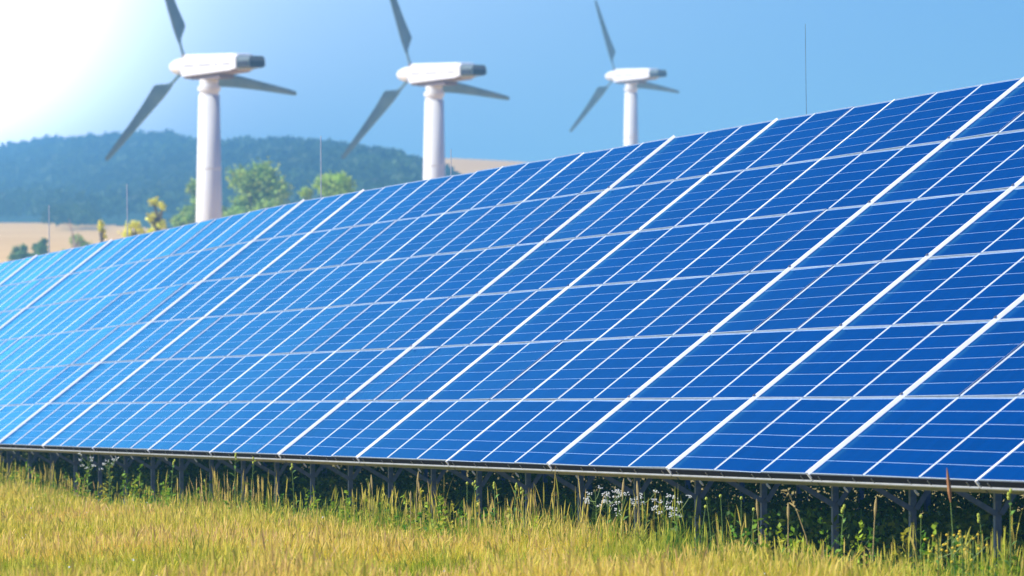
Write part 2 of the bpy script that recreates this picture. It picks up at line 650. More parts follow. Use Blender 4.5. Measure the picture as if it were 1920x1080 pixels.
ORD = ['first', 'second', 'third', 'fourth', 'fifth', 'sixth', 'seventh', 'eighth', 'ninth', 'tenth', 'eleventh',
       'twelfth', 'thirteenth', 'fourteenth', 'fifteenth', 'sixteenth', 'seventeenth', 'eighteenth', 'nineteenth', 'twentieth']
for n, i in enumerate(range(I1 - 1, I0 - 1, -1)):
    MT = table_matrix(i)
    t = empty('solar_table', mat=MT)
    if n == 0:
        lab = 'nearest tilted table of blue solar panels, cut off by the right picture edge'
    elif n == 19:
        lab = 'farthest tilted table of blue solar panels, at the far left end of the row'
    else:
        lab = 'tilted table of blue solar panels, %s from the right end of the row' % ORD[n]
    tag(t, lab, 'solar panels', 'tables of the long solar panel row')
    for r in range(6):
        for j in range(3):
            wob = Matrix.Rotation(R(random.gauss(0, 0.16)), 4, 'Y') @ Matrix.Rotation(R(random.gauss(0, 0.10)), 4, 'X')
            mm = PLANE @ Matrix.Translation((j * MW + GAP / 2 + random.gauss(0, 0.0015), r + ROWGAP / 2, random.gauss(0, 0.0012))) @ wob
            mod = inst('solar_module', ME_MODULE, t, mm)
            if i >= -3:
                for k in range(6):
                    inst('cell_strip', ME_STRIP, mod, Matrix.Translation((0, RAIL + 0.006 + k * SP, 0)))
            else:
                inst('cell_field', ME_STRIPS, mod, Matrix.Identity(4))
    # joint cover towards the nearer neighbour, with its bolts
    th = THICK.get(i, 0.5)
    cv = inst('joint_cover', cover_mesh(th), t, PLANE)
    if th > 0.7:
        for r in range(1, 6):
            inst('bolt', ME_BOLT, cv, Matrix.Translation((0.0, r, PROUD + 0.001 + 0.024 * th ** 1.5)) @ Matrix.Rotation(R(0), 4, 'X'))
    for r in range(6):
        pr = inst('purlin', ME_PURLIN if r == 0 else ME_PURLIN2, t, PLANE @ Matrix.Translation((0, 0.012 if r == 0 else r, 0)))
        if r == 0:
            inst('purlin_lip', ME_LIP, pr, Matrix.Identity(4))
            inst('gap_shade_strip', ME_GAP_SHADE, pr, Matrix.Identity(4))
            for xx in (0.95, 3.1):
                inst('clip', ME_CLIP, pr, Matrix.Translation((xx + random.uniform(-.2, .2), -0.004, -0.122)))
    for j in range(3):
        for xx in (0.28, 1.38):
            inst('clamp', ME_CLAMP, t, PLANE @ Matrix.Translation((j * MW + xx, 0, 0)))
    for xx in (0.25, 0.25 + PITCH / 2):
        off = Matrix.Translation((xx, 0, 0))
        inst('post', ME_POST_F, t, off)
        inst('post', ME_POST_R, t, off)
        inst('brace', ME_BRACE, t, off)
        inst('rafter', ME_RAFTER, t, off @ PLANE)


# a point at pixel column px on the line parallel to the row's lower edge, lat metres to its right (up-slope side)
def on_row(px, lat):
    s = (px - 960) / FPX
    A = T0 + YL * lat
    k = (s * A.y - A.x) / (U.x - s * U.y)
    p = A + U * k
    return Vector((p.x, p.y, gz(p.x, p.y)))


# ------------------------------------------------------------------ lightning rods behind the row
for px, ytop, rad, lab in ((93, 385, 0.013, 'faint pale lightning rod nearest the left edge, behind the solar panels'),
                           (241, 345, 0.012, 'pale lightning rod left of the biggest turbine tower, behind the solar panels'),
                           (603, 255, 0.011, 'tall pale lightning rod in front of the wooded hill and round green tree'),
                           (847, 280, 0.008, 'short thin lightning rod just right of the middle turbine tower'),
                           (1515, 45, 0.0035, 'tall very thin lightning rod against the blue sky at right')):
    p = on_row(px, 5.0)
    h = (540 - ytop) / FPX * p.y + CAM_Z - p.z
    t = empty('lightning_rod', p)
    tag(t, lab, 'lightning rod', 'lightning rods behind the panels')
    dx = -0.03 if px in (1515, 241) else -0.012
    MB().tube([(0, 0, -0.1), (0, 0, h * 0.55)], [rad * 1.8, rad * 1.6], 8).build('mast', M_ROD, t)
    MB().tube([(0, 0, h * 0.55), (dx, 0, h)], [rad, rad * 0.7], 8).build('tip', M_ROD if px < 1400 else M_STEEL, t)


# ------------------------------------------------------------------ wind turbines
def turbine(px_tower, px_hub_y, scale_px, a_deg, label):
    """scale_px: pixels per metre of a turbine with 10 m blades"""
    Y = FPX / scale_px
    X = (px_tower - 960) / FPX * Y
    hubz = (540 - px_hub_y) / FPX * Y + CAM_Z
    g = gz(X, Y)
    t = empty('wind_turbine', (X, Y, g))
    tag(t, label, 'wind turbine', 'three white wind turbines')
    H = hubz - g
    a = R(a_deg)
    # tower
    n = 40
    prof = [(0, 1.16), (0.5, 1.14), (H * 0.45, 1.0), (H - 2.3, 0.80)]
    rings = [[(r * math.cos(q), r * math.sin(q), z) for q in [2 * math.pi * k / n for k in range(n)]] for z, r in prof]
    tw = MB().loft(rings).build('tower', M_TOWER, t, smooth=True)
    for z in (H * 0.42, H - 4.8 - 3):
        rr = 1.16 + (0.80 - 1.16) * z / (H - 2.3)
        rings = [[((rr + o) * math.cos(q), (rr + o) * math.sin(q), z + dz) for q in [2 * math.pi * k / n for k in range(n)]]
                 for o, dz in ((-0.02, -0.05), (0.025, -0.05), (0.025, 0.05), (-0.02, 0.05))]
        MB().loft(rings).build('flange', M_TOWER, tw, smooth=False)
    rings = [[(r * math.cos(q), r * math.sin(q), z) for q in [2 * math.pi * k / n for k in range(n)]]
             for z, r in ((H - 2.29, 0.74), (H - 1.95, 0.74), (H - 1.94, 0.86), (H - 1.6, 0.86), (H - 1.59, 0.70), (H - 1.09, 0.70))]
    MB().loft(rings).build('yaw_collar', M_TOWER, t)
    # nacelle frame: x forward along the shaft (to the rotor), y to its left, z up; origin on the tower axis at hub height
    fx = Vector((-math.sin(a), math.cos(a), 0))
    fy = Vector((0, 0, 1)).cross(fx)
    N = Matrix(((fx.x, fy.x, 0, 0), (fx.y, fy.y, 0, 0), (0, 0, 1, H), (0, 0, 0, 1)))

    def ring(x, hw, zb, zt, ch, dz=0.0):
        return [(x, -hw, zb + ch * 0.7), (x, -hw + ch, zb), (x, hw - ch, zb), (x, hw, zb + ch * 0.7),
                (x, hw, zt - ch), (x, hw - ch, zt), (x, -hw + ch, zt), (x, -hw, zt - ch)]

    nb = MB().loft([ring(2.95, 0.75, -0.80, 0.72, 0.30), ring(2.4, 0.92, -1.0, 0.85, 0.26), ring(-4.6, 0.92, -0.66, 0.76, 0.22),
                    ring(-5.3, 0.84, -0.52, 0.64, 0.22)])
    no = nb.build('nacelle', M_NAC, t)
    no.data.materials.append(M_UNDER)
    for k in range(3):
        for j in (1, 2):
            no.data.polygons[k * 8 + j].material_index = 1  # lower faces coloured dark to stand for shade
    no.matrix_local = N
    for s in (-1, 1):
        m = MB()
        for x0, x1 in ((2.2, 0.7), (0.45, 0.25), (0.0, -1.9), (-2.3, -2.8), (-3.4, -4.7)):
            m.box((x1, s * 0.915, -0.10), (x0, s * 0.932, 0.02))
        m.build('seam', M_SEAM, no)
    m = MB().box((-2.6, -0.62, -1.08), (1.7, 0.62, -0.80))
    m.build('bed_plate', M_UNDER, no)  # dark keel carries the same painted shade
    ho = MB().loft([ring(-5.3, 0.78, -0.44, 0.56, 0.2), ring(-7.0, 0.70, -0.38, 0.50, 0.2)]).build('exhaust_hood', M_VENTG, no)
    m = MB().box((-7.03, -0.60, -0.32), (-7.001, 0.60, 0.14))
    m.box((-6.9, -0.79, -0.28), (-5.4, -0.70, 0.12))
    m.box((-6.9, 0.70, -0.28), (-5.4, 0.79, 0.12))
    m.build('louvre', M_VENT, ho)
    # spinner
    xr = 3.35
    pr = [(2.96, 0.64), (3.2, 0.68), (4.1, 0.66), (4.8, 0.56), (5.35, 0.38), (5.7, 0.18), (5.82, 0.03)]
    rings = [[(x, r * math.cos(q), r * math.sin(q)) for q in [2 * math.pi * k / 28 for k in range(28)]] for x, r in pr]
    so = MB().loft(rings).build('spinner', M_NAC, t, smooth=True)
    so.matrix_local = N
    # blades; angles seen from behind the rotor (as the camera does), anticlockwise from the right
    for deg in (108.0, 226.0, 349.0):
        q = R(deg)
        rad = Vector((0, -math.cos(q), math.sin(q)))            # right of picture = -y of the nacelle frame
        trail = Vector((0, -math.sin(q), -math.cos(q)))         # clockwise side
        b = MB()
        st = [(0.55, 0.13, 0.13, 0.12), (1.75, 0.12, 0.12, 0.11), (2.1, 0.20, 0.22, 0.10), (2.9, 0.25, 0.92, 0.13), (3.1, 0.26, 0.93, 0.13), (4.6, 0.25, 0.68, 0.10),
              (6.8, 0.23, 0.44, 0.07), (8.8, 0.20, 0.28, 0.05), (9.85, 0.16, 0.19, 0.035), (10.0, 0.06, 0.12, 0.02)]
        rr = []
        for r_, le, te, th in st:
            tw_ = R(8) * (1 - r_ / 10)
            cx = trail * math.cos(tw_) + Vector((1, 0, 0)) * math.sin(tw_)
            nx = Vector((1, 0, 0)) * math.cos(tw_) - trail * math.sin(tw_)
            o = Vector((xr + 0.012 * r_, 0, 0)) + rad * r_
            rr.append([o + cx * c + nx * z for c, z in ((-le, 0), (-le * 0.5, th), (te * 0.35, th * 0.85), (te, 0.01),
                                                       (te * 0.35, -th * 0.55), (-le * 0.5, -th * 0.7))])
        bl = b.loft([[tuple(p) for p in r2] for r2 in rr]).build('blade', M_BLADE, t, smooth=False)
        bl.matrix_local = N
        rr = MB().tube([Vector((xr, 0, 0)) + rad * 0.6, Vector((xr, 0, 0)) + rad * 0.95], [0.2, 0.17], 12).build('blade_root', M_SEAM, bl)
    return t


turbine(392, 122, 24.9, 33, 'largest white wind turbine at left, in front of the green tree')
turbine(814, 137, 22.3, 33, 'middle white wind turbine, between the two others')
turbine(1183, 141, 14.8, 33, 'smallest white wind turbine at right, against plain blue sky')


# ------------------------------------------------------------------ foliage helpers
def leaf_quads(P, size, rng, flat=0.0):
    n = len(P)
    a = rng.normal(size=(n, 3))
    a /= np.linalg.norm(a, axis=1)[:, None]
    b = rng.normal(size=(n, 3))
    b -= a * (a * b).sum(1)[:, None]
    b /= np.linalg.norm(b, axis=1)[:, None]
    s = np.asarray(size).reshape(-1, 1) * np.ones((n, 1))
    a = a * s
    b = b * s * 0.62
    Vv = np.stack([P - a, P - b * 0.9 + a * 0.1, P + a, P + b + a * 0.1], 1).reshape(-1, 3)
    F = np.arange(4 * n).reshape(n, 4)
    return Vv, F


def crown_points(rng, blobs, n):
    """points near the surface of overlapping lobes"""
    w = np.array([b[3] * b[4] for b in blobs])
    k = rng.choice(len(blobs), n, p=w / w.sum())
    B = np.array(blobs)[k]
    d = rng.normal(size=(n, 3))
    d /= np.linalg.norm(d, axis=1)[:, None]
    rr = rng.uniform(0.25, 1.0, n) ** 0.45
    rr *= 1 + 0.25 * rng.normal(size=n)
    P = B[:, :3] + d * np.stack([B[:, 3], B[:, 3], B[:, 4]], 1) * rr[:, None]
    return P, k


def tree(name, px, dist, ytop, width_px, height_frac, cols, label, cat, group, seed, nleaf=2600, leaf=0.34, bark=None, lobes=12, lean=0.0):
    rng = np.random.default_rng(seed)
    X = (px - 960) / FPX * dist
    g = gz(X, dist)
    top = (540 - ytop) / FPX * dist + CAM_Z
    H = top - g
    Wd = width_px / FPX * dist / 2 * 1.35
    t = empty(name, (X, dist, g))
    tag(t, label, cat, group)
    ch = H * height_frac
    blobs = []
    tips = []
    for k in range(lobes):
        q = rng.uniform(0, 2 * math.pi)
        zz = rng.uniform(0.12, 0.93)
        env = math.sin(math.pi * min(0.97, 0.22 + 0.72 * zz)) ** 0.6
        r = Wd * env * rng.uniform(0.25, 0.72)
        br = Wd * rng.uniform(0.20, 0.36)
        c = (r * math.cos(q) + lean * zz * H, r * math.sin(q), H - ch + ch * zz - br * 0.55, br, br * rng.uniform(0.7, 0.95))
        blobs.append(c)
        tips.append(c)
    P, k = crown_points(rng, blobs, nleaf)
    tone = np.array(cols)[rng.integers(0, len(cols), nleaf)]
    lob = rng.uniform(0.8, 1.2, (lobes, 1))[k]
    tone = tone * 3.0 * lob * rng.uniform(0.75, 1.25, (nleaf, 1))
    Vv, F = leaf_quads(P, leaf * rng.uniform(0.6, 1.3, nleaf), rng)
    crown = link(np_mesh('crown', Vv, F, M_LEAF, np.repeat(tone, 4, 0)), 'crown', t)
    b = MB()
    rt = max(0.10, H * 0.017)
    pts = [(0, 0, -0.3), (lean * H * .15, 0.05, H * 0.25), (lean * H * .5, -0.05, H * 0.55), (lean * H * .85, 0, H * 0.86)]
    b.tube(pts, [rt * 1.5, rt, rt * 0.6, rt * 0.15], 8)
    for c in tips:
        z = max(H * 0.2, c[2] - Wd * 0.8)
        z = min(z, H * 0.8)
        b.tube([(lean * z, 0, z), ((c[0] + lean * z) * 0.55, c[1] * 0.55, (z + c[2]) / 2 + 0.1), c[:3]], [rt * 0.45, rt * 0.3, rt * 0.08], 6)
    b.build('trunk', bark or M_TRUNK, t)
    return t


G1 = [(0.10, 0.16, 0.030), (0.13, 0.19, 0.035), (0.08, 0.13, 0.028), (0.16, 0.20, 0.05)]
G2 = [(0.14, 0.21, 0.035), (0.17, 0.23, 0.04), (0.11, 0.17, 0.03)]
GY_ = [(0.30, 0.29, 0.05), (0.36, 0.33, 0.07), (0.24, 0.26, 0.05)]
GB = [(0.06, 0.11, 0.04), (0.08, 0.13, 0.05), (0.05, 0.09, 0.035)]
TG = 'trees beyond the solar panels'
tree('broadleaf_tree', 480, 690, 296, 135, 0.80, G1, 'large green tree right beside the biggest turbine tower', 'tree', TG, 3, 10000, 0.24, lobes=34)
tree('broadleaf_tree', 392, 720, 322, 95, 0.80, G1, 'green tree behind the biggest turbine tower', 'tree', TG, 4, 7000, 0.24, lobes=22)
tree('broadleaf_tree', 345, 700, 372, 62, 0.75, G1, 'small dull green tree just left of the biggest turbine tower', 'tree', TG, 5, 2600, 0.23, lobes=15)
tree('broadleaf_tree', 630, 640, 310, 100, 0.80, G2, 'bright green round tree behind the tall middle lightning rod', 'tree', TG, 6, 7500, 0.20, lobes=24)
tree('broadleaf_tree', 577, 650, 340, 48, 0.75, G2, 'small green tree left of the bright round tree', 'tree', TG, 8, 2400, 0.20, lobes=13)
tree('slender_tree', 280, 430, 345, 40, 0.62, GY_, 'slender yellow-green tree by the left lightning rod', 'tree', TG, 9, 1700, 0.13, lobes=44, lean=0.05)
tree('slender_tree', 252, 432, 402, 46, 0.4, GY_, 'low yellow-green bushy tree at the foot of the slender one', 'tree', TG, 12, 1600, 0.13, lobes=36)
tree('slender_tree', 196, 430, 388, 20, 0.5, GY_, 'thin yellowish tree with a small tuft before the pale field', 'tree', TG, 10, 700, 0.11, lobes=24, lean=-0.02)
tree('hedge_bush', 40, 700, 447, 46, 0.9, GB, 'dark green bush nearest the left edge on the pale field', 'bush', 'bushes on the field', 14, 2600, 0.20, lobes=22)
tree('hedge_bush', 80, 705, 440, 44, 0.9, GB, 'taller dark green bush right of the leftmost bush', 'bush', 'bushes on the field', 15, 2600, 0.20, lobes=22)
tree('hedge_bush', 140, 640, 430, 62, 0.9, G1, 'rounded green bush below the bare leaning branches', 'bush', 'bushes on the field', 16, 2600, 0.20, lobes=22)

# bare leaning tree
X = (152 - 960) / FPX * 440
t = empty('bare_tree', (X, 440, gz(X, 440)))
tag(t, 'bare pale leaning tree without leaves before the dark woods at left', 'tree', TG)
H = (540 - 395) / FPX * 440 + CAM_Z - gz(X, 440)
MB().tube([(0.15, 0, -0.2), (0.1, 0, H * 0.5), (-0.35, 0, H * 0.78), (-0.75, 0, H * 0.95)], [0.14, 0.12, 0.08, 0.02], 8).build('trunk', M_DEAD, t)
for k in range(9):
    z = H * random.uniform(0.6, 0.9)
    xx = -0.9 * (z / H - 0.5) * 1.6
    dx = random.uniform(-0.7, 0.7)
    MB().tube([(xx, 0, z), (xx + dx * 0.5, random.uniform(-.3, .3), z + 0.35), (xx + dx, random.uniform(-.4, .4), z + random.uniform(0.5, 1.1))],
              [0.04, 0.025, 0.006], 5).build('branch', M_DEAD, t)


# ------------------------------------------------------------------ far wood on the hill
def far_wood():
    rng = np.random.default_rng(21)
    n = 4300
    px = rng.uniform(-500, 985, n)
    D = np.interp(px, RB, RD)
    t0 = np.interp(px, [0, 900], [1680, 850])
    f = rng.uniform(0, 1, n) ** 0.8
    # more of them where the slope faces the camera and at the skyline
    Yt = t0 + (D - t0) * np.where(rng.uniform(size=n) < 0.25, rng.uniform(0.9, 1.04, n), f)
    # a spur of wood in the field
    ns = 110
    px[:ns] = rng.uniform(98, 172, ns)
    Yt[:ns] = rng.uniform(1320, 1560, ns)
    Xt = (px - 960) / FPX * Yt
    Zt = ground(Xt, Yt)
    scale = np.clip(Yt / 2300.0, 0.5, 1.5)
    scale[:ns] = 0.34
    rad = rng.uniform(4.0, 7.0, n) * scale
    hgt = rng.uniform(8.5, 13.5, n) * np.where(np.arange(n) < ns, 0.42, np.clip(scale, 0.5, 1.15))
    m = 92
    d = rng.normal(size=(n, m, 3))
    d /= np.linalg.norm(d, axis=2)[:, :, None]
    d[:, :, 2] = np.abs(d[:, :, 2]) * 1.0 - 0.25
    rr = rng.uniform(0.6, 1.08, (n, m, 1))
    P = d * rr * np.stack([rad, rad, hgt * 0.55], 1)[:, None, :]
    P += np.stack([Xt, Yt, Zt + hgt * 0.45], 1)[:, None, :]
    base = np.array([(0.035, 0.075, 0.030), (0.05, 0.10, 0.035), (0.03, 0.065, 0.035), (0.065, 0.115, 0.04)])[rng.integers(0, 4, n)]
    patch = 0.8 + 0.5 * (np.sin(Xt * 0.013 + 2) * np.sin(Yt * 0.006) > 0.25)
    base = base * patch[:, None] * rng.uniform(0.75, 1.3, (n, 1))
    tone = np.repeat(base[:, None, :], m, 1) * rng.uniform(0.8, 1.2, (n, m, 1))
    size = np.repeat((rad * 0.27)[:, None], m, 1) * rng.uniform(0.7, 1.3, (n, m))
    Vv, F = leaf_quads(P.reshape(-1, 3), size.reshape(-1), rng)
    o = link(np_mesh('far_wood', Vv, F, M_LEAF, np.repeat(tone.reshape(-1, 3), 4, 0)), 'far_wood')
    tag(o, 'blue-green woodland covering the far hill', 'woodland', kind='stuff')


far_wood()


# ------------------------------------------------------------------ meadow
def patch_noise(X, Y, s, seed):
    r = np.random.default_rng(seed)
    out = np.zeros_like(X)
    for k in range(6):
        f = s * (1.7 ** k)
        a = r.uniform(0, 2 * math.pi)
        out += np.sin((X * math.cos(a) + Y * 0.45 * math.sin(a)) * f + r.uniform(0, 6)) / (1.3 ** k)
    return out / 2.2


def edge_x(Y):
    """X of the row's lower edge at depth Y"""
    return T0.x + U.x * (Y - T0.y) / U.y


def blades(n_want, Y0, Y1, lat0, lat1, hmin, hmax, width, tones, seed, head=0.0, lean=0.3, dens=None):
    """lat: metres right of the lower edge of the panels (negative: out in the meadow)"""
    rng = np.random.default_rng(seed)
    Y = rng.uniform(Y0, Y1, n_want)
    left = np.maximum(lat0, (-0.0738 * Y - 2.2) - edge_x(Y))
    lat = left + (lat1 - left) * rng.uniform(0, 1, n_want)
    keep = rng.uniform(0, 1, n_want) < (lat1 - left) / (lat1 - lat0)
    if dens is not None:
        keep &= rng.uniform(0, 1, n_want) < dens(edge_x(Y) + lat, Y, lat)
    Y, lat = Y[keep], lat[keep]
    X = edge_x(Y) + lat
    n = len(X)
    Z = ground(X, Y)
    h = rng.uniform(hmin, hmax, n) * np.clip(1 + 0.42 * patch_noise(X, Y, 1.1, 5) + 0.25 * patch_noise(X, Y, 3.5, 6), 0.35, 1.9)
    q = rng.uniform(0, 2 * math.pi, n)
    ln = np.abs(rng.normal(0, lean, n))
    ld = rng.uniform(0, 2 * math.pi, n)
    wx, wy = np.cos(q), np.sin(q)
    w = width * rng.uniform(0.7, 1.4, n)
    bx, by = np.cos(ld) * ln * h, np.sin(ld) * ln * h

    def pt(f, bend, side, ww):
        return np.stack([X + bx * bend + wx * side * ww * w, Y + by * bend + wy * side * ww * w, Z + h * f], 1)

    if head:
        # thin stalk with a seed head
        L = [(0.0, 0, .5), (0.72, .55, .38), (0.76, .6, head), (0.9, .8, head * 0.9), (1.0, 1.0, .1)]
    else:
        L = [(0.0, 0, .5), (0.55, .35, .42), (1.0, 1.0, .05)]
    rows = []
    for f, bd, ww in L:
        rows.append(pt(f, bd, -1, ww))
        rows.append(pt(f, bd, 1, ww))
    k = len(rows)
    Vv = np.stack(rows, 1).reshape(-1, 3)
    base = (np.arange(n) * k)[:, None]
    F = np.concatenate([base + np.array([2 * j, 2 * j + 1, 2 * j + 3, 2 * j + 2])[None] for j in range(len(L) - 1)], 0)
    pn = 1.15 * patch_noise(X, Y, 0.8, 8) + 0.6 * patch_noise(X, Y, 2.6, 9) + rng.normal(0, 0.55, n) + 0.02
    # greener near the panels, and towards the camera at both sides
    pxx = 960 + FPX * X / Y
    near = smooth((66 - Y) / 8.0)
    pn = pn - near * (0.5 * smooth((500 - pxx) / 500) + 0.7 * smooth((pxx - 1150) / 500))
    pn = pn - 0.55 * np.exp(-((lat + 0.2) / 0.7) ** 2)
    T = np.array(tones)
    c = np.stack([np.interp(pn, np.linspace(-1.3, 1.3, len(T)), T[:, j]) for j in range(3)], 1)
    c *= rng.uniform(0.75, 1.25, (n, 1))
    col = np.repeat(c, k, 0)
    return Vv, F, col


def stuff(name, parts, mat, label, cat='grass'):
    Vs, Fs, Cs, off = [], [], [], 0
    for v, f, c in parts:
        Vs.append(v)
        Fs.append(f + off)
        Cs.append(c)
        off += len(v)
    o = link(np_mesh(name, np.concatenate(Vs), np.concatenate(Fs), mat, np.concatenate(Cs)), name)
    tag(o, label, cat, kind='stuff')


TONES = [(0.16, 0.32, 0.008), (0.36, 0.48, 0.015), (0.64, 0.60, 0.03), (0.80, 0.64, 0.05), (0.86, 0.63, 0.09), (0.80, 0.56, 0.16)]
stuff('meadow_grass', [
    blades(200000, 43, 74, -8.5, -0.15, 0.07, 0.22, 0.0050, TONES, 31, lean=0.55),
    blades(110000, 74, 128, -5.5, -0.15, 0.07, 0.22, 0.0062, TONES, 32, lean=0.55),
], M_GRASS, 'dense dry yellow and green meadow grass in front of the solar panels')
DRY = [(0.52, 0.54, 0.06), (0.72, 0.62, 0.10), (0.84, 0.66, 0.17), (0.78, 0.55, 0.22)]
stuff('seeding_grass', [
    blades(42000, 43, 74, -8.5, -0.25, 0.10, 0.31, 0.0040, DRY, 33, head=1.15, lean=0.26),
    blades(26000, 74, 125, -5.5, -0.25, 0.10, 0.30, 0.0048, DRY, 34, head=1.15, lean=0.26),
], M_GRASS, 'pale ripe seed heads standing above the meadow grass')


def clump(X, Y, lat):
    return np.clip(0.10 + 0.9 * patch_noise(X, Y, 1.6, 77), 0.03, 1) * np.clip(1.1 - np.maximum(lat, -0.3) * 1.6, 0.1, 1)


GREEN = [(0.10, 0.26, 0.015), (0.20, 0.38, 0.02), (0.34, 0.45, 0.03), (0.56, 0.50, 0.07)]
stuff('tall_edge_grass', [
    blades(5200, 43, 78, -0.8, 0.35, 0.18, 0.58, 0.0046, DRY, 35, head=1.2, lean=0.13, dens=clump),
    blades(4200, 78, 128, -0.8, 0.35, 0.18, 0.56, 0.0050, DRY, 36, head=1.2, lean=0.13, dens=clump),
    blades(16000, 43, 78, -0.9, 0.35, 0.12, 0.40, 0.0080, GREEN, 37, lean=0.35, dens=clump),
    blades(12000, 78, 128, -0.9, 0.35, 0.12, 0.38, 0.0080, GREEN, 38, lean=0.35, dens=clump),
], M_GRASS, 'tall green and straw grass stems along the lower edge of the panels')


def meadow_flowers():
    rng = np.random.default_rng(61)
    n = 260
    Y = rng.uniform(47, 100, n)
    left = -0.0738 * Y - 0.5 - edge_x(Y)
    lat = left + (-0.2 - left) * rng.uniform(0, 1, n)
    X = edge_x(Y) + lat
    P = np.stack([X, Y, ground(X, Y) + rng.uniform(0.14, 0.27, n)], 1)
    P = np.repeat(P, 3, 0) + rng.normal(0, 0.004, (n * 3, 3))
    Vv, F = leaf_quads(P, rng.uniform(0.006, 0.011, n * 3), rng)
    kind = np.repeat(rng.uniform(size=n) < 0.8, 3)
    col = np.where(kind[:, None], np.array([[0.85, 0.60, 0.02]]), np.array([[0.80, 0.80, 0.76]]))
    return Vv, F, np.repeat(col, 4, 0)


stuff('meadow_flowers', [meadow_flowers()], M_PETAL, 'tiny yellow and white flowers scattered through the dry meadow', 'flowers')


# sunlit leafy weeds, ragged clumps along the lower edge
def edge_weeds():
    rng = np.random.default_rng(71)
    n = 620
    Y = rng.uniform(46, 126, n)
    lat = rng.uniform(-0.75, 0.15, n)
    X = edge_x(Y) + lat
    keep = patch_noise(X, Y, 0.9, 78) + rng.normal(0, 0.25, n) > 0.05
    X, Y = X[keep], Y[keep]
    n = len(X)
    h = rng.uniform(0.18, 0.55, n) * np.where(rng.uniform(size=n) < 0.2, 1.25, 1.0)
    m = 34
    f = rng.uniform(0.05, 1, (n, m))
    lx, ly = rng.normal(0, 0.10, n), rng.normal(0, 0.10, n)
    sp = 0.055 * (1.15 - f)
    P = np.stack([X[:, None] + lx[:, None] * f * h[:, None] * 2 + rng.normal(0, 1, (n, m)) * sp,
                  Y[:, None] + ly[:, None] * f * h[:, None] * 2 + rng.normal(0, 1, (n, m)) * sp,
                  ground(X, Y)[:, None] + f * h[:, None]], 2).reshape(-1, 3)
    base = np.array([(0.10, 0.26, 0.015), (0.18, 0.34, 0.02), (0.30, 0.42, 0.03), (0.46, 0.44, 0.05)])[rng.integers(0, 4, n)]
    tone = np.repeat(base, m, 0) * rng.uniform(0.7, 1.35, (n * m, 1))
    Vv, F = leaf_quads(P, rng.uniform(0.012, 0.034, n * m), rng)
    return Vv, F, np.repeat(tone, 4, 0)


stuff('edge_weeds', [edge_weeds()], M_LEAF, 'sunlit ragged green weeds along the lower edge of the panels', 'weeds')


# shaded weeds under and behind the row
def weeds():
    rng = np.random.default_rng(51)
    nc_ = 1350
    Y = rng.uniform(44, 150, nc_)
    lat = rng.uniform(0.9, 8.5, nc_)
    hc = rng.uniform(0.25, 0.6, nc_) + 0.95 * smooth((lat - 3.0) / 2.5) * rng.uniform(0.55, 1.15, nc_)
    m = 150
    X = edge_x(Y) + lat
    Z = ground(X, Y)
    P = np.stack([np.repeat(X, m) + rng.normal(0, 0.28, nc_ * m), np.repeat(Y, m) + rng.normal(0, 0.5, nc_ * m),
                  np.repeat(Z, m) + np.repeat(hc, m) * rng.uniform(0.02, 1, nc_ * m) ** 0.62], 1)
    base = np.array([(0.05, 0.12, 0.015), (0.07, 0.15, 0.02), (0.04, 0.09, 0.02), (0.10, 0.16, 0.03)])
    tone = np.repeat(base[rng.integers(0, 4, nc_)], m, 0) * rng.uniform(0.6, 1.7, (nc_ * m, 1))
    Vv, F = leaf_quads(P, rng.uniform(0.018, 0.045, nc_ * m), rng)
    return Vv, F, np.repeat(tone, 4, 0)


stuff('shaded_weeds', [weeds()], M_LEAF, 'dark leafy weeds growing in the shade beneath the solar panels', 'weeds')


# ------------------------------------------------------------------ single plants along the edge
def ell(c, r, n=6, m=4):
    v, f = [], []
    for j in range(1, m):
        p = math.pi * j / m
        for k in range(n):
            q = 2 * math.pi * k / n
            v.append((c[0] + r[0] * math.sin(p) * math.cos(q), c[1] + r[1] * math.sin(p) * math.sin(q), c[2] + r[2] * math.cos(p)))
    v += [(c[0], c[1], c[2] + r[2]), (c[0], c[1], c[2] - r[2])]
    for j in range(m - 2):
        for k in range(n):
            f.append((j * n + k, j * n + (k + 1) % n, (j + 1) * n + (k + 1) % n, (j + 1) * n + k))
    for k in range(n):
        f.append((len(v) - 2, (k + 1) % n, k))
        f.append((len(v) - 1, (m - 2) * n + k, (m - 2) * n + (k + 1) % n))
    return v, f


M_STEM = m_noise('green_stem', [(0.3, (0.10, 0.20, 0.03)), (0.7, (0.20, 0.28, 0.05))], 20, 0.6)
M_STRAW = m_noise('straw_stem', [(0.3, (0.40, 0.30, 0.10)), (0.7, (0.55, 0.42, 0.16))], 20, 0.7)
M_GLEAF = m_noise('weed_leaf', [(0.3, (0.09, 0.22, 0.02)), (0.7, (0.18, 0.33, 0.03))], 14, 0.5)
M_WHITE = m_noise('white_petals', [(0.3, (0.70, 0.74, 0.66)), (0.7, (0.82, 0.83, 0.80))], 30, 0.6)
M_YELL = m_noise('yellow_petals', [(0.3, (0.72, 0.50, 0.02)), (0.7, (0.85, 0.66, 0.04))], 30, 0.6)
M_LIME = m_noise('lime_buds', [(0.3, (0.42, 0.50, 0.05)), (0.7, (0.55, 0.60, 0.08))], 30, 0.6)
M_RUST = m_noise('rusty_seed_head', [(0.3, (0.30, 0.13, 0.05)), (0.7, (0.42, 0.20, 0.07))], 30, 0.7)


